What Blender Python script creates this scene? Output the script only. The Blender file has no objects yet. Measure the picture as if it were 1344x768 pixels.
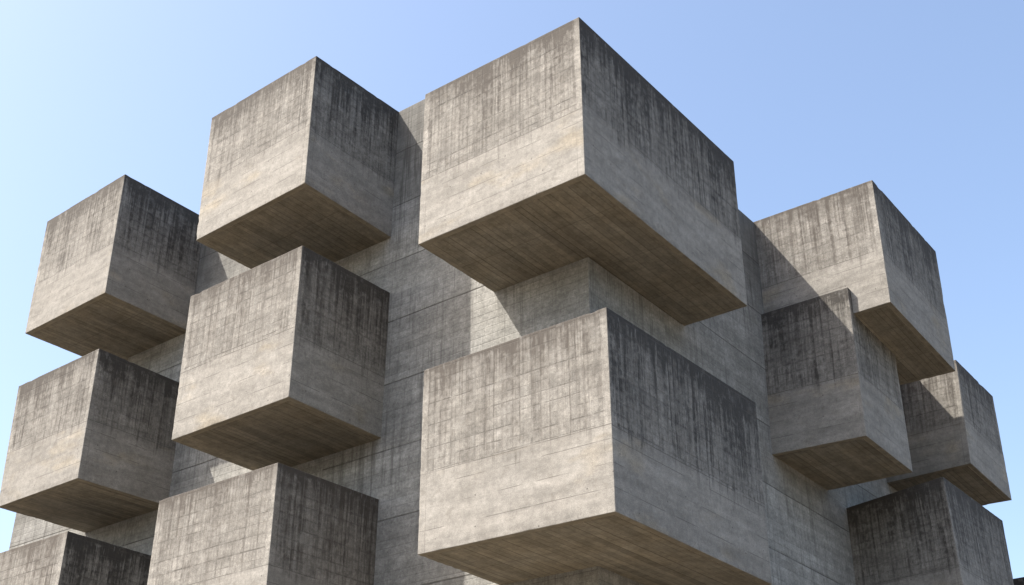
import bpy, math, random
from mathutils import Vector, Matrix, noise
import numpy as np

random.seed(4)
scene = bpy.context.scene
COL = scene.collection

# ------------------------------------------------------------------ node helpers
class G:
    """small expression builder over a node tree"""
    def __init__(s, mat):
        s.t = mat.node_tree; s.n = s.t.nodes; s.l = s.t.links
    def node(s, typ, **kw):
        n = s.n.new(typ)
        for k, v in kw.items(): setattr(n, k, v)
        return n
    def put(s, sock, v):
        if isinstance(v, (int, float)): sock.default_value = v
        elif isinstance(v, (tuple, list)): sock.default_value = v
        else: s.l.new(v, sock)
    def m(s, op, a, b=None, c=None, clamp=False):
        n = s.node('ShaderNodeMath', operation=op, use_clamp=clamp)
        s.put(n.inputs[0], a)
        if b is not None: s.put(n.inputs[1], b)
        if c is not None: s.put(n.inputs[2], c)
        return n.outputs[0]
    def add(s, a, b): return s.m('ADD', a, b)
    def sub(s, a, b): return s.m('SUBTRACT', a, b)
    def mul(s, a, b): return s.m('MULTIPLY', a, b)
    def div(s, a, b): return s.m('DIVIDE', a, b)
    def floor(s, a): return s.m('FLOOR', a)
    def fract(s, a): return s.m('FRACT', a)
    def mn(s, a, b): return s.m('MINIMUM', a, b)
    def mx(s, a, b): return s.m('MAXIMUM', a, b)
    def inv(s, a): return s.m('SUBTRACT', 1.0, a)
    def step(s, x, lo, hi, a=0.0, b=1.0):
        """smooth map of x from [lo,hi] to [a,b]"""
        n = s.node('ShaderNodeMapRange', interpolation_type='SMOOTHSTEP')
        s.put(n.inputs[0], x); s.put(n.inputs[1], lo); s.put(n.inputs[2], hi); s.put(n.inputs[3], a); s.put(n.inputs[4], b)
        return n.outputs[0]
    def lin(s, x, lo, hi, a=0.0, b=1.0):
        n = s.node('ShaderNodeMapRange'); n.clamp = True
        s.put(n.inputs[0], x); s.put(n.inputs[1], lo); s.put(n.inputs[2], hi); s.put(n.inputs[3], a); s.put(n.inputs[4], b)
        return n.outputs[0]
    def xyz(s, x, y, z=0.0):
        n = s.node('ShaderNodeCombineXYZ')
        s.put(n.inputs[0], x); s.put(n.inputs[1], y); s.put(n.inputs[2], z)
        return n.outputs[0]
    def noise(s, vec, scale=1.0, detail=2.0, rough=0.5, dist=0.0):
        n = s.node('ShaderNodeTexNoise')
        s.l.new(vec, n.inputs['Vector'])
        n.inputs['Scale'].default_value = scale; n.inputs['Detail'].default_value = detail
        n.inputs['Roughness'].default_value = rough; n.inputs['Distortion'].default_value = dist
        return n.outputs[0]
    def white(s, x, y=0.0, z=0.0):
        n = s.node('ShaderNodeTexWhiteNoise', noise_dimensions='3D')
        s.l.new(s.xyz(x, y, z), n.inputs['Vector'])
        return n.outputs[0]
    def uv(s, name):
        n = s.node('ShaderNodeUVMap', uv_map=name)
        k = s.node('ShaderNodeSeparateXYZ'); s.l.new(n.outputs[0], k.inputs[0])
        return k.outputs[0], k.outputs[1]
    def mix(s, f, a, b, blend='MIX'):
        n = s.node('ShaderNodeMix', data_type='RGBA', blend_type=blend)
        n.clamp_factor = True
        s.put(n.inputs[0], f)
        for i, v in ((6, a), (7, b)):
            if isinstance(v, tuple) and len(v) == 3: v = v + (1.0,)
            s.put(n.inputs[i], v)
        return n.outputs[2]
    def scalecol(s, col, f):
        n = s.node('ShaderNodeVectorMath', operation='SCALE')
        s.l.new(col, n.inputs[0]); s.put(n.inputs[3], f)
        return n.outputs[0]
    def gridline(s, x, pitch, w0, w1):
        """thin line at every multiple of pitch (metres); returns line, cell id"""
        q = s.div(x, pitch); f = s.fract(q)
        d = s.mul(s.mn(f, s.inv(f)), pitch)
        return s.step(d, w0, w1, 1.0, 0.0), s.floor(q)

def new_mat(name):
    m = bpy.data.materials.new(name); m.use_nodes = True
    m.node_tree.nodes.clear()
    return m, G(m)

def finish(g, col, height, strength=0.6, dist=0.02, rough=0.88):
    b = g.node('ShaderNodeBsdfPrincipled')
    g.l.new(col, b.inputs['Base Color'])
    g.put(b.inputs['Roughness'], rough)
    b.inputs['Specular IOR Level'].default_value = 0.25
    bp = g.node('ShaderNodeBump')
    bp.inputs['Strength'].default_value = strength; bp.inputs['Distance'].default_value = dist
    g.l.new(height, bp.inputs['Height']); g.l.new(bp.outputs[0], b.inputs['Normal'])
    o = g.node('ShaderNodeOutputMaterial'); g.l.new(b.outputs[0], o.inputs[0])

LIGHT = (0.268, 0.249, 0.220)
MID   = (0.270, 0.247, 0.210)
STAIN = (0.078, 0.070, 0.061)

def bugholes(g, u, v, seed, scale, rad):
    vo = g.node('ShaderNodeTexVoronoi', voronoi_dimensions='2D'); vo.inputs['Scale'].default_value = scale
    g.l.new(g.xyz(g.add(u, seed), v, 0.0), vo.inputs['Vector'])
    rad = rad*.8
    k = g.node('ShaderNodeSeparateXYZ'); g.l.new(vo.outputs['Color'], k.inputs[0])
    hit = g.step(vo.outputs['Distance'], rad*scale*0.5, rad*scale, 1.0, 0.0)
    return g.mul(hit, g.step(k.outputs[0], 0.55, 0.6))

# ---- weathered board-marked concrete of the blocks
def block_material():
    m, g = new_mat('board_marked_concrete')
    u, v = g.uv('face'); ru, rv = g.uv('rest'); dirt, seed = g.uv('info')
    H = g.add(v, rv)
    sd = g.mul(seed, 17.31)
    P = g.xyz(u, v, sd)
    # slight waviness of the formwork
    wob = g.mul(g.sub(g.noise(g.xyz(g.mul(u, .6), g.mul(v, .6), sd), 1.0, 2), .5), 0.05)
    warp = g.mul(g.noise(g.xyz(g.mul(u, 1.5), 2.0, sd), 1.0, 1), .55)
    warv = g.mul(g.noise(g.xyz(g.mul(v, 1.4), 6.0, sd), 1.0, 1), .38)
    uw = g.add(g.add(g.add(u, warp), g.mul(wob, .5)), seed); vw = g.add(v, g.mul(wob, .8))
    vg = g.add(vw, warv)
    pour = g.mul(H, g.add(0.575, g.mul(g.sub(g.white(seed, 3.3), .5), .05)))
    edge = g.mn(u, g.add(ru, g.lin(dirt, .55, .85, 0.0, .13)))   # distance to the vertical arrises
    upper = g.mul(g.step(g.sub(vw, pour), -0.02, 0.02, 1.0, 0.0), 1.0)
    strip = g.step(g.add(edge, g.mul(g.mul(g.sub(g.noise(g.xyz(g.mul(u, .4), g.mul(v, 2.0), sd), 1.3, 3, .6), .40), dirt), .55)), 0.19, 0.24, 1.0, 0.0)               # plain strip along each arris
    field = g.mul(upper, g.inv(strip))
    # fine grid of the lining boards
    vl, cid = g.gridline(uw, 0.275, 0.006, 0.026)
    vl2, cid2 = g.gridline(g.add(uw, 0.07), 0.0917, 0.002, 0.012)
    hl, rid = g.gridline(vg, 0.305, 0.006, 0.024)
    linevar = g.step(g.noise(P, 1.9, 3, .6), .38, .60, .12, 1.0)
    vrand = g.white(g.floor(g.add(g.div(uw, .275), .5)), sd, 2.0)
    hrand = g.white(g.floor(g.add(g.div(vg, .305), .5)), sd, 7.0)
    lines = g.mul(g.mx(g.mul(vl, g.lin(vrand, 0, 1, .25, 1.0)), g.mul(hl, g.lin(hrand, 0, 1, .45, 1.0))), linevar)
    lines = g.mul(g.mx(lines, g.mul(vl2, .28)), field)
    # cell tone
    cell = g.sub(g.white(cid, rid, sd), .5)
    coltone = g.sub(g.white(cid, 5.0, sd), .5)
    subcol = g.sub(g.white(cid2, 9.0, sd), .5)
    # run-off streaks
    s1 = g.noise(g.xyz(g.mul(uw, 3.1), g.mul(v, .22), sd), 1.0, 3, .6)
    s2 = g.noise(g.xyz(g.mul(uw, 11.0), g.mul(v, .55), sd), 1.0, 3, .6)
    lenn = g.noise(g.xyz(g.mul(uw, .9), 4.0, sd), 1.0, 3, .6)
    lenf = g.noise(g.xyz(g.mul(uw, 7.0), 8.0, sd), 1.0, 2, .6)
    length = g.mul(H, g.add(g.lin(lenn, .3, .7, .18, .62), g.lin(lenf, .3, .7, -.10, .16)))
    run = g.step(v, g.mul(length, .35), g.mul(length, 1.15), 1.0, 0.0)
    patt = g.add(g.mul(s1, .55), g.add(g.mul(s2, .45), g.add(g.mul(coltone, .14), g.mul(subcol, .10))))
    streak = g.mul(g.step(patt, .43, .62), g.lin(run, 0, 1, .16, 1.0))
    fadelow = g.step(g.add(g.sub(v, pour), g.add(g.mul(g.sub(lenf, .5), 1.7), g.mul(g.sub(s1, .5), 1.2))), -.22, .34, 1.0, .05)
    s3 = g.noise(g.xyz(g.mul(uw, 3.2), g.mul(v, .16), g.add(sd, 3.0)), 1.0, 2, .5)
    s4 = g.noise(g.xyz(g.mul(uw, 9.0), g.mul(v, .34), g.add(sd, 5.0)), 1.0, 2, .5)
    s5 = g.noise(g.xyz(g.mul(uw, 24.0), g.mul(v, .9), g.add(sd, 7.0)), 1.0, 2, .6)
    pat2 = g.add(g.mul(s3, .40), g.add(g.mul(s4, .35), g.add(g.mul(s5, .25), g.mul(subcol, .07))))
    allrun = g.mul(g.step(pat2, g.add(.462, g.mul(g.sub(g.white(seed, 6.6), .5), .02)), .545), g.step(g.noise(g.xyz(u, g.mul(v, 1.6), g.add(sd, 21.0)), 1.1, 3, .6), .34, .60, .40, 1.0))
    allrun = g.mul(allrun, g.lin(v, 0.0, pour, 1.0, .62))
    # dirt gathers along the board joints and leaves the middle of the boards paler
    vs, _ = g.gridline(uw, .275, .0, .105); vs2, _ = g.gridline(g.add(uw, .05), .138, .0, .05); hs, _ = g.gridline(vg, .305, .0, .10)
    fn = g.step(g.noise(P, 6.5, 4, .65), .36, .60)
    weave = g.mx(g.mul(vs, g.lin(vrand, 0, 1, .35, 1.0)), g.mx(g.mul(vs2, .55), g.mul(hs, g.lin(hrand, 0, 1, .15, .75))))
    streak = g.mx(streak, allrun)
    streak = g.add(g.mul(streak, g.lin(weave, 0, 1, .58, 1.12)), g.mul(g.mul(weave, fn), .30))
    streak = g.mul(streak, g.lin(fn, 0, 1, .78, 1.10))
    big = g.noise(g.xyz(g.mul(u, .85), g.mul(v, .35), g.add(sd, 60.0)), 1.0, 2, .5)
    streak = g.mul(streak, g.lin(big, .34, .66, .72, 1.28))
    streak = g.mul(g.mul(streak, fadelow), g.lin(strip, 0, 1, 1.0, g.lin(dirt, .4, .9, .40, .92)))
    # dirt that hangs under the top edge
    tb = g.noise(g.xyz(g.mul(u, 2.3), g.mul(v, 1.2), sd), 1.0, 4, .65)
    top = g.mul(g.step(g.sub(v, g.mul(tb, 1.1)), -.50, .40, 1.0, 0.0), g.step(g.noise(P, 5.0, 4, .65), .30, .62, .35, 1.0))
    rim = g.mul(g.step(v, .05, .17, 1.0, 0.0), g.step(g.noise(P, 4.0, 3, .6), .35, .6, .35, 1.0))
    # blotches
    b1 = g.noise(P, .9, 4, .6); b2 = g.noise(P, 4.2, 5, .68); b3 = g.noise(P, 9.5, 5, .80)
    hb = g.noise(g.xyz(g.mul(u, .50), g.mul(v, 3.0), sd), 1.0, 5, .65)   # lengthwise board tone
    # lower band: wide smooth boards
    hl2, r2 = g.gridline(g.sub(rv, g.mul(wob, .5)), 0.56, 0.003, 0.014)
    hl2 = g.mul(g.mul(hl2, g.inv(upper)), g.step(g.noise(P, 1.1, 2), .42, .56))
    vl3, c3 = g.gridline(g.add(u, g.mul(g.white(seed, 8.8), 2.2)), 2.3, 0.002, 0.012)
    vl3 = g.mul(g.mul(vl3, g.inv(upper)), .45)
    pl = g.step(g.m('ABSOLUTE', g.sub(vw, pour)), .004, .022, 1.0, 0.0)
    pl = g.mul(pl, g.step(g.noise(P, 1.3, 2), .32, .50, .25, 1.0))
    sl = g.mul(g.step(g.m('ABSOLUTE', g.sub(edge, .215)), .003, .014, 1.0, 0.0), g.step(g.noise(P, .8, 2), .38, .58, .10, .75))
    low = g.mul(g.step(rv, .0, .30, 1.0, 0.0), g.step(g.noise(P, 3.0, 4, .65), .42, .66))
    # tone
    tone = g.lin(field, 0, 1, 1.0, .93)
    tone = g.mul(tone, g.lin(b1, .25, .75, .86, 1.12))
    tone = g.mul(tone, g.lin(b2, .28, .72, .82, 1.17))
    tone = g.mul(tone, g.mul(g.lin(b3, .30, .70, g.lin(upper, 0, 1, .84, .66), g.lin(upper, 0, 1, 1.13, 1.32)), g.lin(g.noise(P, 38.0, 2, .7), .32, .68, .86, 1.14)))
    tone = g.mul(tone, g.lin(hb, .30, .70, .74, 1.12))
    tone = g.mul(tone, g.add(1.0, g.mul(field, g.add(g.mul(cell, .16), g.add(g.mul(coltone, .12), g.mul(subcol, .14))))))
    # pale lime bloom in single cells
    bloom = g.mul(g.mul(g.step(g.white(cid, g.add(rid, 31.0), sd), .74, .95), g.step(b2, .48, .62)), field)
    yel = g.mul(g.step(g.noise(g.xyz(g.mul(u, .5), g.mul(v, 1.1), g.add(sd, 40.0)), 1.0, 3, .55), .55, .75), g.inv(upper))
    col = g.mix(g.mul(g.lin(b1, .3, .7), .35), LIGHT, (0.240, 0.230, 0.212))
    col = g.mix(g.mul(yel, .40), col, (0.300, 0.245, 0.160))
    col = g.scalecol(col, tone)
    # tone down with all the dirt
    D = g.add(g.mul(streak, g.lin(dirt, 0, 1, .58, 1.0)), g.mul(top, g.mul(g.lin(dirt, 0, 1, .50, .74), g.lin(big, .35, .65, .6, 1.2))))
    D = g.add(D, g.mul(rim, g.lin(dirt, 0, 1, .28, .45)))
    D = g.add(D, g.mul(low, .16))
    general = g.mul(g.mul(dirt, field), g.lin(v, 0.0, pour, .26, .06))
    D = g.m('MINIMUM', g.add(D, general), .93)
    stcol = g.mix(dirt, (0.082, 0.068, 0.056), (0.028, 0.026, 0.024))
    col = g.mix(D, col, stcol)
    col = g.mix(g.mul(bloom, g.lin(D, 0, 1, .30, .22)), col, (0.300, 0.288, 0.265))
    holes = bugholes(g, u, v, sd, 1.0, .034)
    spots = g.mul(g.step(g.noise(P, 3.6, 3, .6), .60, .68), .30)
    col = g.mix(spots, col, (0.12, 0.105, 0.085))
    salt = g.mul(g.mul(g.step(g.noise(g.xyz(g.mul(uw, 20.0), g.mul(v, 2.6), g.add(sd, 13.0)), 1.0, 1), .68, .76), upper), g.step(v, .2, 1.9, .8, .1))
    col = g.mix(g.mul(salt, .38), col, (0.33, 0.325, 0.31))
    L = g.mx(g.mul(lines, .62), g.mx(g.mul(hl2, .70), g.mx(g.mul(vl3, .40), g.mx(g.mul(pl, .78), g.mul(sl, .55)))))
    L = g.mx(L, g.mul(holes, .85))
    col = g.mix(L, col, STAIN)
    h = g.sub(g.add(g.mul(b2, .35), g.mul(g.mul(field, cell), .25)), g.mul(lines, .7))
    finish(g, col, h, .55, .018)
    return m

# ---- underside, shuttered with narrow planks running one way
def soffit_material(rim=False):
    m, g = new_mat('soffit_rim_concrete' if rim else 'plank_marked_soffit')
    u, v = g.uv('face'); ru, rv = g.uv('rest'); dirt, seed = g.uv('info')
    sd = g.mul(seed, 11.7)
    P = g.xyz(u, v, sd)
    wob = g.mul(g.sub(g.noise(P, .5, 2), .5), .03)
    uw = g.add(u, wob)
    l1, pid = g.gridline(uw, .19, .003, .018)
    tone = g.white(pid, 1.0, sd)
    brk = g.mul(g.add(v, g.mul(g.white(pid, 4.0, sd), 3.0)), 1/2.9)
    seg = g.white(pid, g.floor(brk), sd)
    pjl, pjid = g.gridline(g.add(v, .9), 2.4, .004, .022)
    lr = g.white(g.floor(g.add(g.div(uw, .19), .5)), 6.0, sd)
    grain = g.noise(g.xyz(g.mul(uw, 26.0), g.mul(v, 1.3), sd), 1.0, 4, .65)
    b1 = g.noise(P, .75, 4, .6); b2 = g.noise(P, 3.6, 5, .65)
    drag = g.noise(g.xyz(g.mul(uw, 3.2), g.mul(v, .5), sd), 1.0, 4, .6)
    col = g.mix(g.step(b1, .35, .65), (0.284, 0.245, 0.184), (0.240, 0.214, 0.170))
    t = g.mul(g.lin(g.noise(P, 16.0, 3, .7), .3, .7, .84, 1.14), g.mul(g.lin(tone, 0, 1, .88, 1.09), g.lin(seg, 0, 1, .93, 1.07)))
    t = g.mul(t, g.mul(g.lin(grain, .25, .75, .90, 1.08), g.lin(b2, .25, .75, .74, 1.24)))
    t = g.mul(t, g.lin(drag, .3, .7, .80, 1.12))
    t = g.mul(t, g.lin(b1, .35, .65, .82, 1.10))
    if rim: t = g.mul(g.lin(b2, .25, .75, .75, 1.2), g.lin(b1, .3, .7, .82, 1.12))
    col = g.scalecol(col, t)
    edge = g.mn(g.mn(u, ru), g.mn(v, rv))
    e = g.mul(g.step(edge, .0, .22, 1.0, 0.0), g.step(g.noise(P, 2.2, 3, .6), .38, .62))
    L = g.mul(l1, g.lin(lr, .2, 1, .15, 1.0)) if not rim else g.mul(l1, 0.0)
    holes = bugholes(g, u, v, sd, 1.1, .024)
    L = g.mx(L, g.mul(holes, .8))
    if not rim: L = g.mx(L, g.mul(pjl, .5))
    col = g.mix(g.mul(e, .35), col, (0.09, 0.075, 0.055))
    col = g.mix(g.mul(L, .75), col, (0.055, 0.044, 0.032))
    h = g.sub(g.add(g.mul(tone, .25 if not rim else 0.0), g.mul(b2, .3)), l1)
    finish(g, col, h, .5, .015, .9)
    return m

# ---- core walls: long horizontal boards, pour joints
def wall_material():
    m, g = new_mat('horizontal_board_concrete')
    u, v = g.uv('face'); ru, rv = g.uv('rest'); dirt, seed = g.uv('info')
    sd = g.mul(seed, 9.1)
    P = g.xyz(u, v, sd)
    wob = g.mul(g.sub(g.noise(P, .35, 2), .5), .06)
    vw = g.add(v, wob)
    bl, rid = g.gridline(vw, .235, .004, .020)
    blr = g.white(g.floor(g.add(g.div(vw, .235), .5)), 2.0, sd)
    pl, pid = g.gridline(g.add(vw, .4), 2.15, .008, .034)
    along = g.mul(g.add(u, g.mul(g.white(rid, 3.0, sd), 4.0)), 1/3.4)
    seg = g.white(rid, g.floor(along), sd)
    jf = g.fract(along); jd = g.mul(g.mn(jf, g.inv(jf)), 3.4)
    joint = g.step(jd, .002, .012, 1.0, 0.0)
    pj, pjd = g.gridline(g.add(u, g.mul(g.white(pid, 5., sd), 2.0)), 2.6, .002, .014)
    grain = g.noise(g.xyz(g.mul(u, 1.4), g.mul(vw, 24.0), sd), 1.0, 4, .65)
    b1 = g.noise(P, .42, 4, .6); b2 = g.noise(P, 2.6, 5, .68); b3 = g.noise(P, 12.0, 4, .75)
    hb = g.noise(g.xyz(g.mul(u, .45), g.mul(v, 2.2), sd), 1.0, 4, .6)
    s = g.noise(g.xyz(g.mul(u, 4.2), g.mul(v, .25), sd), 1.0, 4, .65)
    s2 = g.noise(g.xyz(g.mul(u, 15.0), g.mul(v, .6), sd), 1.0, 3, .65)
    vst = g.mul(g.step(g.add(g.mul(s, .6), g.mul(s2, .4)), .47, .64), g.step(b1, .38, .60, .25, 1.0))
    t = g.mul(g.lin(g.white(rid, 1.0, sd), 0, 1, .93, 1.05), g.lin(seg, 0, 1, .91, 1.06))
    t = g.mul(t, g.mul(g.lin(b1, .32, .68, .74, 1.16), g.lin(b2, .28, .72, .74, 1.22)))
    t = g.mul(t, g.mul(g.lin(grain, .25, .75, .90, 1.08), g.lin(hb, .28, .72, .84, 1.12)))
    t = g.mul(t, g.mul(g.lin(b3, .30, .70, .70, 1.26), g.lin(g.noise(P, 38.0, 2, .7), .32, .68, .88, 1.12)))
    t = g.mul(t, g.lin(g.white(pid, 9.0, sd), 0, 1, .82, 1.10))
    col = g.scalecol(g.mix(g.lin(b1, .3, .7), (0.322, 0.313, 0.286), (0.270, 0.265, 0.248)), t)
    tb = g.noise(g.xyz(g.mul(u, 2.0), g.mul(v, .8), sd), 1.0, 4, .65)
    top = g.mul(g.step(g.sub(v, g.mul(tb, 2.6)), -.9, 4.2, 1.0, 0.0), .74)
    D = g.m('MINIMUM', g.add(g.mul(vst, .64), top), .9)
    col = g.mix(D, col, (0.085, 0.080, 0.072))
    holes = bugholes(g, u, v, sd, .8, .024)
    L = g.mx(g.mul(bl, g.lin(blr, .5, 1, .03, .40)), g.mx(g.mul(joint, .22), g.mx(g.mul(pl, .80), g.mul(pj, .45))))
    L = g.mx(g.mul(L, g.step(b2, .35, .6, .45, 1.0)), g.mul(holes, .7))
    col = g.mix(L, col, (0.050, 0.045, 0.038))
    h = g.sub(g.add(g.mul(seg, .35), g.mul(b2, .3)), g.add(g.mul(bl, .5), pl))
    finish(g, col, h, .6, .018)
    return m

def roof_material():
    m, g = new_mat('dark_roofing')
    tc = g.node('ShaderNodeTexCoord')
    n = g.noise(tc.outputs['Object'], 1.5, 5, .6)
    col = g.mix(n, (0.016, 0.017, 0.020), (0.045, 0.042, 0.040))
    finish(g, col, n, .3, .02, .8)
    return m

def ground_material():
    m, g = new_mat('pale_paving')
    tc = g.node('ShaderNodeTexCoord')
    k = g.node('ShaderNodeSeparateXYZ'); g.l.new(tc.outputs['Object'], k.inputs[0])
    lx, ix = g.gridline(k.outputs[0], .6, .003, .010)
    ly, iy = g.gridline(k.outputs[1], .6, .003, .010)
    n = g.noise(tc.outputs['Object'], .3, 5, .6)
    t = g.mul(g.lin(g.white(ix, iy), 0, 1, .9, 1.08), g.lin(n, .3, .7, .85, 1.12))
    col = g.mix(g.mx(lx, ly), g.scalecol(g.mix(n, (0.165, 0.142, 0.108), (0.145, 0.126, 0.098)), t), (0.12, 0.10, 0.08))
    finish(g, col, g.sub(n, g.mx(lx, ly)), .4, .01, .85)
    return m

M_BLOCK = block_material(); M_SOFFIT = soffit_material(); M_RIM = soffit_material(True)
M_WALL = wall_material(); M_ROOF = roof_material(); M_GROUND = ground_material()

# ------------------------------------------------------------------ geometry
def axis_params(Lm, r, stepm):
    e = [0.0, .35*r, .8*r, 1.5*r, 3.5*r]
    n = max(2, int(round((Lm - 7*r)/stepm)))
    mid = [3.5*r + (Lm - 7*r)*i/n for i in range(1, n)]
    a = [x for x in e] + mid + [Lm - x for x in reversed(e)]
    return a

def trilinear(c, a, b, w):
    def L(p, q, t): return p*(1-t) + q*t
    x00 = L(c[0], c[4], a); x10 = L(c[2], c[6], a); x01 = L(c[1], c[5], a); x11 = L(c[3], c[7], a)
    return L(L(x00, x10, b), L(x01, x11, b), w)

def block_mesh(name, corners, seed, mats, dirt=(0.12, 0.85), r=.026, chip=.12, step=.16, uoff=(0, 0), worlduv=False):
    """rounded, slightly chipped hexahedron; corners indexed x*4+y*2+z.
       mats: (side, bottom, top). Faces -Y and -X/+Y are 'bright side' weathering, +X 'damp side'."""
    c = [Vector(p) for p in corners]
    Lx = (c[4]-c[0]).length; Ly = (c[2]-c[0]).length; Lz = (c[1]-c[0]).length
    A = [axis_params(L, r, step) for L in (Lx, Ly, Lz)]
    dims = (Lx, Ly, Lz)
    verts = []; index = {}
    sv = Vector((seed*7.1, seed*3.7, seed*1.9))
    def vid(i, j, k):
        key = (i, j, k)
        if key in index: return index[key]
        q = Vector((A[0][i], A[1][j], A[2][k]))
        rr = r
        if chip > 0:
            n1 = noise.noise(q*1.3 + sv); n2 = noise.noise(q*6.0 + sv)
            rr = r*.55 + chip*max(0.0, n2*.9 + n1*.5 - .12)**1.5
            rr = min(rr, r*3.4)
        inner = Vector([min(max(q[t], rr), dims[t]-rr) for t in range(3)])
        d = q - inner
        if d.length > 1e-9: q2 = inner + d.normalized()*rr
        else: q2 = q
        P = trilinear(c, q2[0]/Lx, q2[1]/Ly, q2[2]/Lz)
        index[key] = len(verts); verts.append(P)
        return index[key]
    faces = []; uvf = []; uvr = []; uvi = []; mi = []
    nx, ny, nz = len(A[0])-1, len(A[1])-1, len(A[2])-1
    def quad(ids, uv, wh, info, mat):
        faces.append([vid(*t) for t in ids]); uvf.append(uv)
        uvr.append([(wh[0]-a, wh[1]-b) for a, b in uv]); uvi.append(info); mi.append(mat)
    X, Y, Z = A
    o1, o2 = uoff
    for i in range(nx):
        for k in range(nz):
            zt = lambda q: Lz - Z[q]
            # -Y
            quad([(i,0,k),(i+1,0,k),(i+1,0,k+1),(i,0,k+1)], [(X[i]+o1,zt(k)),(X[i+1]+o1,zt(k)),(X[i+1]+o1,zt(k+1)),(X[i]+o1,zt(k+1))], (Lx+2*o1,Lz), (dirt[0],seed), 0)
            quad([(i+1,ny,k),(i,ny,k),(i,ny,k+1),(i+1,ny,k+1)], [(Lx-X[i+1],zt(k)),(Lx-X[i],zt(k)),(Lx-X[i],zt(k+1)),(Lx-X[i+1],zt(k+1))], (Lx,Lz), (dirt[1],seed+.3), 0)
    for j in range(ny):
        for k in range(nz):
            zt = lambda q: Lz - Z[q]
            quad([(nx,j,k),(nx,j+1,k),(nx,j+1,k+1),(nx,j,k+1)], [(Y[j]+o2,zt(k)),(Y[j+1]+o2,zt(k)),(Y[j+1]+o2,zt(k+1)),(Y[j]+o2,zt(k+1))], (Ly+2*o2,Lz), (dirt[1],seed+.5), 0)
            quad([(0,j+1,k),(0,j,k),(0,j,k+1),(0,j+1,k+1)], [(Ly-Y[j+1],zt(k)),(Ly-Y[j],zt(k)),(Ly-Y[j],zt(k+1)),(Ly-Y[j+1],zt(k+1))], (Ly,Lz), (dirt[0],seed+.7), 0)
    for i in range(nx):
        for j in range(ny):
            uv = [(X[i],Y[j]),(X[i],Y[j+1]),(X[i+1],Y[j+1]),(X[i+1],Y[j])]
            quad([(i,j,0),(i,j+1,0),(i+1,j+1,0),(i+1,j,0)], uv, (Lx,Ly), (0.2,seed), 1)
            quad([(i,j,nz),(i+1,j,nz),(i+1,j+1,nz),(i,j+1,nz)], [uv[0],uv[3],uv[2],uv[1]], (Lx,Ly), (0.9,seed), 2)
    me = bpy.data.meshes.new(name)
    me.from_pydata([tuple(p) for p in verts], [], faces)
    for nm, dat in (('face', uvf), ('rest', uvr)):
        lay = me.uv_layers.new(name=nm)
        lay.data.foreach_set('uv', [x for f in dat for p in f for x in p])
    lay = me.uv_layers.new(name='info')
    lay.data.foreach_set('uv', [x for f in uvi for _ in range(4) for x in f])
    for mt in mats: me.materials.append(mt)
    me.polygons.foreach_set('material_index', mi)
    me.polygons.foreach_set('use_smooth', [True]*len(faces))
    me.update()
    return me

def link(name, me, parent=None, label=None):
    o = bpy.data.objects.new(name, me); COL.objects.link(o)
    if parent: o.parent = parent
    if label: o['label'] = label
    return o

def lerp_pt(c, a, b, w): return trilinear([Vector(p) for p in c], a, b, w)

# ------------------------------------------------------------------ building
building = bpy.data.objects.new('concrete_building', None); COL.objects.link(building)
building['label'] = 'weathered raw concrete building with big cubes jutting from its walls'
building['category'] = 'building'

def box_corners(x0, x1, y0, y1, z0, z1):
    return [(x, y, z) for x in (x0, x1) for y in (y0, y1) for z in (z0, z1)]

# core: five abutting masses with a stepped parapet, joined in one mesh
core_parts = [
    (box_corners(-26.93, -21.20, 0, 10, 0, 20.0), 1.0),
    (box_corners(-21.20, -10.00, 0, 10, 0, 27.30), 2.0),
    (box_corners(-10.00, 0, 0, 4.0, 0, 27.83), 3.0),
    (box_corners(-10.00, 0, 4.0, 25.3, 0, 25.86), 4.0),
    (box_corners(-10.00, 0, 25.3, 31.0, 0, 15.0), 5.0),
]
def join_meshes(name, meshes):
    V = []; F = []; U = {'face': [], 'rest': [], 'info': []}; MI = []
    for me in meshes:
        o = len(V)
        V += [tuple(v.co) for v in me.vertices]
        for p in me.polygons:
            F.append([o+i for i in p.vertices]); MI.append(p.material_index)
        for k in U:
            U[k] += [tuple(d.uv) for d in me.uv_layers[k].data]
    out = bpy.data.meshes.new(name); out.from_pydata(V, [], F)
    for k in U:
        lay = out.uv_layers.new(name=k); lay.data.foreach_set('uv', [x for p in U[k] for x in p])
    for mt in meshes[0].materials: out.materials.append(mt)
    out.polygons.foreach_set('material_index', MI)
    out.polygons.foreach_set('use_smooth', [True]*len(F))
    out.update()
    return out
cm = []
for cc, sd in core_parts:
    cm.append(block_mesh('core_piece', cc, sd, (M_WALL, M_WALL, M_ROOF), dirt=(.3, .6), r=.006, chip=0, step=1.5))
link('core_wall', join_meshes('core_wall', cm), building)

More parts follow.
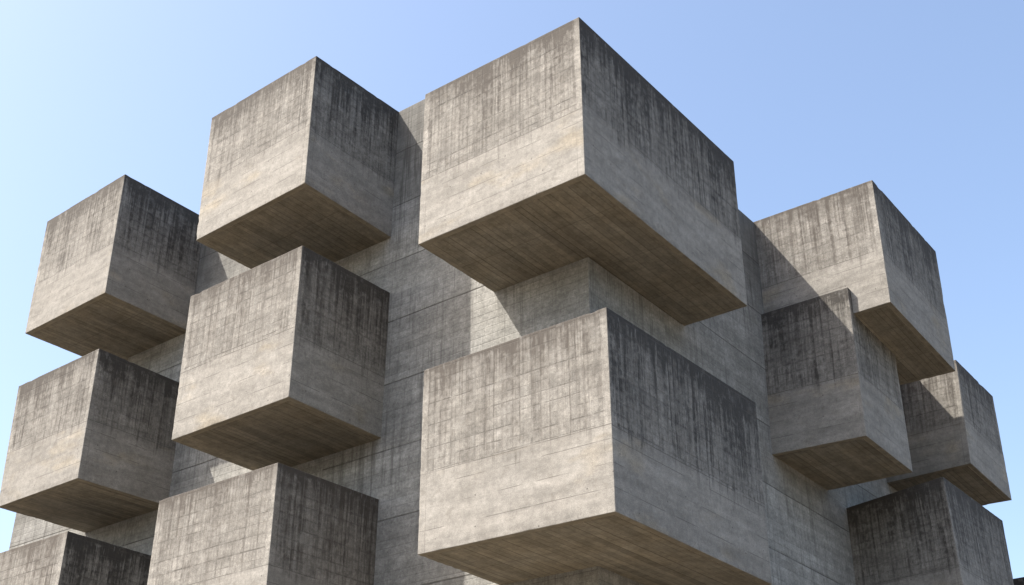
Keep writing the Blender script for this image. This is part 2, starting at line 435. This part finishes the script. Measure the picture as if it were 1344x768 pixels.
BLOCKS = {
    'A': [[-3.338, -3.345, 19.317], [-3.345, -3.326, 24.495], [-3.377, 5.226, 19.284], [-3.366, 5.242, 24.485], [2.235, -3.355, 19.326], [2.199, -3.341, 24.479], [2.161, 5.219, 19.252], [2.189, 5.232, 24.476]],
    'C': [[-4.313, -1.808, 11.166], [-4.361, -1.794, 16.397], [-4.33, 5.888, 11.126], [-4.324, 5.891, 16.432], [1.712, -1.768, 11.062], [1.704, -1.79, 16.389], [1.72, 5.903, 11.086], [1.779, 5.895, 16.467]],
    'B1': [[-12.797, -3.769, 22.763], [-12.852, -3.795, 27.728], [-12.813, 0.5, 22.774], [-12.824, 0.5, 27.794], [-7.645, -3.857, 22.849], [-7.683, -3.863, 27.803], [-7.636, 0.5, 22.775], [-7.605, 0.5, 27.851]],
    'B2': [[-12.649, -3.712, 15.764], [-12.686, -3.737, 20.668], [-12.662, 0.5, 15.77], [-12.66, 0.5, 20.691], [-7.582, -3.737, 15.781], [-7.604, -3.747, 20.681], [-7.59, 0.5, 15.774], [-7.55, 0.5, 20.712]],
    'B3': [[-12.585, -3.885, 8.9], [-12.585, -3.879, 13.824], [-12.585, 0.5, 8.9], [-12.573, 0.5, 13.847], [-7.568, -3.885, 8.9], [-7.587, -3.885, 13.814], [-7.568, 0.5, 8.9], [-7.541, 0.5, 13.871]],
    'D1': [[-20.917, -4.47, 21.61], [-20.978, -4.499, 26.28], [-20.935, 0.5, 21.633], [-20.969, 0.5, 26.331], [-16.263, -4.53, 21.662], [-16.285, -4.578, 26.403], [-16.266, 0.5, 21.651], [-16.276, 0.5, 26.367]],
    'D2': [[-22.049, -3.516, 15.724], [-22.18, -3.605, 20.246], [-22.075, 0.5, 15.748], [-22.145, 0.5, 20.278], [-17.473, -3.559, 15.71], [-17.483, -3.619, 20.325], [-17.448, 0.5, 15.774], [-17.475, 0.5, 20.298]],
    'D3': [[-24.0, -3.541, 9.2], [-24.0, -3.541, 13.984], [-24.0, 0.5, 9.2], [-24.0, 0.5, 13.984], [-17.526, -3.541, 9.2], [-17.526, -3.541, 13.984], [-17.526, 0.5, 9.2], [-17.526, 0.5, 13.984]],
    'E': [[-0.5, 10.973, 21.051], [-0.5, 10.974, 25.924], [-0.5, 17.063, 20.994], [-0.5, 17.069, 25.922], [4.489, 10.959, 21.093], [4.523, 11.035, 25.922], [4.348, 17.064, 20.918], [4.443, 17.065, 25.92]],
    'F': [[-0.5, 10.611, 16.677], [-0.5, 10.693, 21.986], [-0.5, 14.577, 16.652], [-0.5, 14.634, 21.977], [3.125, 10.683, 16.647], [3.21, 10.74, 21.983], [3.061, 14.594, 16.625], [3.11, 14.62, 21.965]],
    'G': [[-0.5, 18.598, 17.945], [-0.5, 18.658, 22.141], [-0.5, 22.966, 17.9], [-0.5, 22.996, 22.154], [3.832, 18.562, 17.976], [3.955, 18.701, 22.138], [3.8, 22.988, 17.838], [3.874, 22.968, 22.172]],
    'I': [[-0.5, 15.867, 11.2], [-0.5, 15.999, 16.358], [-0.5, 21.442, 11.2], [-0.5, 21.505, 16.497], [3.674, 15.867, 11.2], [3.646, 15.766, 16.686], [3.674, 21.442, 11.2], [3.734, 21.447, 16.633]],
    'J': box_corners(-0.5, 5.4, 25.6, 30.4, 10.2, 15.6),
}
# measured sizes of the far left top block and the farthest right block, set back to touch their walls
CAM_POS = Vector((16.66007, -24.94879, 1.6))
for key, f_, ax, val in (('D1', 1.042, 1, 0.5), ('G', 1.0406, 0, -0.5)):
    pts = [CAM_POS + (Vector(p) - CAM_POS)*f_ for p in BLOCKS[key]]
    for i in (range(8)):
        inner_i, outer_i = (i | 2, i & ~2) if ax == 1 else (i & ~4, i | 4)
        if i == inner_i:
            a_, b_ = pts[outer_i], pts[inner_i]
            pts[i] = a_ + (b_-a_)*((val-a_[ax])/(b_[ax]-a_[ax]))
    BLOCKS[key] = pts
BLOCKS['C'] = [CAM_POS + (Vector(p) - CAM_POS)*.94 for p in BLOCKS['C']]
BLOCKS['F'][0][1] = 10.35
# label, weathering (street side, damp side)
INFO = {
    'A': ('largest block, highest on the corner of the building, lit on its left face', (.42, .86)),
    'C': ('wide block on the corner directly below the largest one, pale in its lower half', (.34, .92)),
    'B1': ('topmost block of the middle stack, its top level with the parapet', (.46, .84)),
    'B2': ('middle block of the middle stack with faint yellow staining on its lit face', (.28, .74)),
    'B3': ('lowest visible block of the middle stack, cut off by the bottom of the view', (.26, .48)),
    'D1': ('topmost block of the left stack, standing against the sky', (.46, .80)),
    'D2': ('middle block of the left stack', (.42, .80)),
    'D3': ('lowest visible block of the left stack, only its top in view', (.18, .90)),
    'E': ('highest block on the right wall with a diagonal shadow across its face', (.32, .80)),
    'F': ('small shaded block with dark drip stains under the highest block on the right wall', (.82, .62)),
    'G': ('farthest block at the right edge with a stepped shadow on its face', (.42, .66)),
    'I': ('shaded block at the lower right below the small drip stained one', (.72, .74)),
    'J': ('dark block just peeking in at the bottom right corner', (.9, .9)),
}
for n, (k, cc) in enumerate(BLOCKS.items()):
    label, dirt = INFO[k]
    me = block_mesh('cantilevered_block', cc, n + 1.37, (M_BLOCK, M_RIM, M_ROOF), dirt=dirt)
    b = link('cantilevered_block', me, building, label)
    # soffit panel: a slab let into the underside, standing 14 mm proud of its rim
    c = [Vector(p) for p in cc]
    Lx = (c[4]-c[0]).length; Ly = (c[2]-c[0]).length; Lz = (c[1]-c[0]).length
    ia, ib = .17/Lx, .17/Ly
    pc = [lerp_pt(cc, a, bb, w) for a in (ia, 1-ia) for bb in (ib, 1-ib) for w in (-.014/Lz, .03/Lz)]
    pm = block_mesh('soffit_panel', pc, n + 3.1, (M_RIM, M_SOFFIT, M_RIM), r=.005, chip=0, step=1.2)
    link('soffit_panel', pm, b)

# ------------------------------------------------------------------ ground
def sheet(name, size, z, mat):
    me = bpy.data.meshes.new(name)
    me.from_pydata([(-size, -size, z), (size, -size, z), (size, size, z), (-size, size, z)], [], [(0, 1, 2, 3)])
    me.materials.append(mat)
    o = link(name, me); o['kind'] = 'structure'
    return o
sheet('ground', 3000.0, 0.0, M_GROUND)

# ------------------------------------------------------------------ light
sd = Vector((0.90, 1.0, -1.60)).normalized()        # direction the sunlight travels
sun = bpy.data.lights.new('sun', 'SUN'); sun.energy = 4.0; sun.angle = math.radians(.55)
sun.color = (1.0, .945, .86)
so = bpy.data.objects.new('sun', sun); COL.objects.link(so)
so.rotation_euler = sd.to_track_quat('-Z', 'Y').to_euler()
so.location = (-40, -50, 70)
w = bpy.data.worlds.new('World'); scene.world = w; w.use_nodes = True
nt = w.node_tree; nt.nodes.clear()
sky = nt.nodes.new('ShaderNodeTexSky'); sky.sky_type = 'NISHITA'; sky.sun_disc = False
sky.sun_elevation = math.asin(-sd.z); sky.sun_rotation = math.atan2(-sd.x, -sd.y)
sky.altitude = 0; sky.air_density = 1.0; sky.dust_density = 3.0; sky.ozone_density = 0.35
bg = nt.nodes.new('ShaderNodeBackground'); bg.inputs[1].default_value = .15
wo = nt.nodes.new('ShaderNodeOutputWorld')
nt.links.new(sky.outputs[0], bg.inputs[0]); nt.links.new(bg.outputs[0], wo.inputs[0])

# ------------------------------------------------------------------ camera
cam = bpy.data.cameras.new('camera'); co = bpy.data.objects.new('camera', cam); COL.objects.link(co)
R = Vector((0.79085, 0.61201, 0.00114)); U = Vector((0.29547, -0.38344, 0.87503)); Fw = Vector((-0.53596, 0.69168, 0.48408))
co.matrix_world = Matrix(((R.x, U.x, -Fw.x, 16.66007), (R.y, U.y, -Fw.y, -24.94879), (R.z, U.z, -Fw.z, 1.6), (0, 0, 0, 1)))
cam.sensor_width = 36.0; cam.lens = 1638.5618/1344*36.0
cam.clip_start = .1; cam.clip_end = 8000
scene.camera = co

scene.render.engine = 'CYCLES'
scene.render.resolution_x = 1024; scene.render.resolution_y = 585
scene.view_settings.view_transform = 'Standard'; scene.view_settings.look = 'None'
scene.view_settings.exposure = 1.15; scene.view_settings.gamma = 1.0
scene.view_settings.use_curve_mapping = False
scene.cycles.max_bounces = 6; scene.cycles.diffuse_bounces = 4
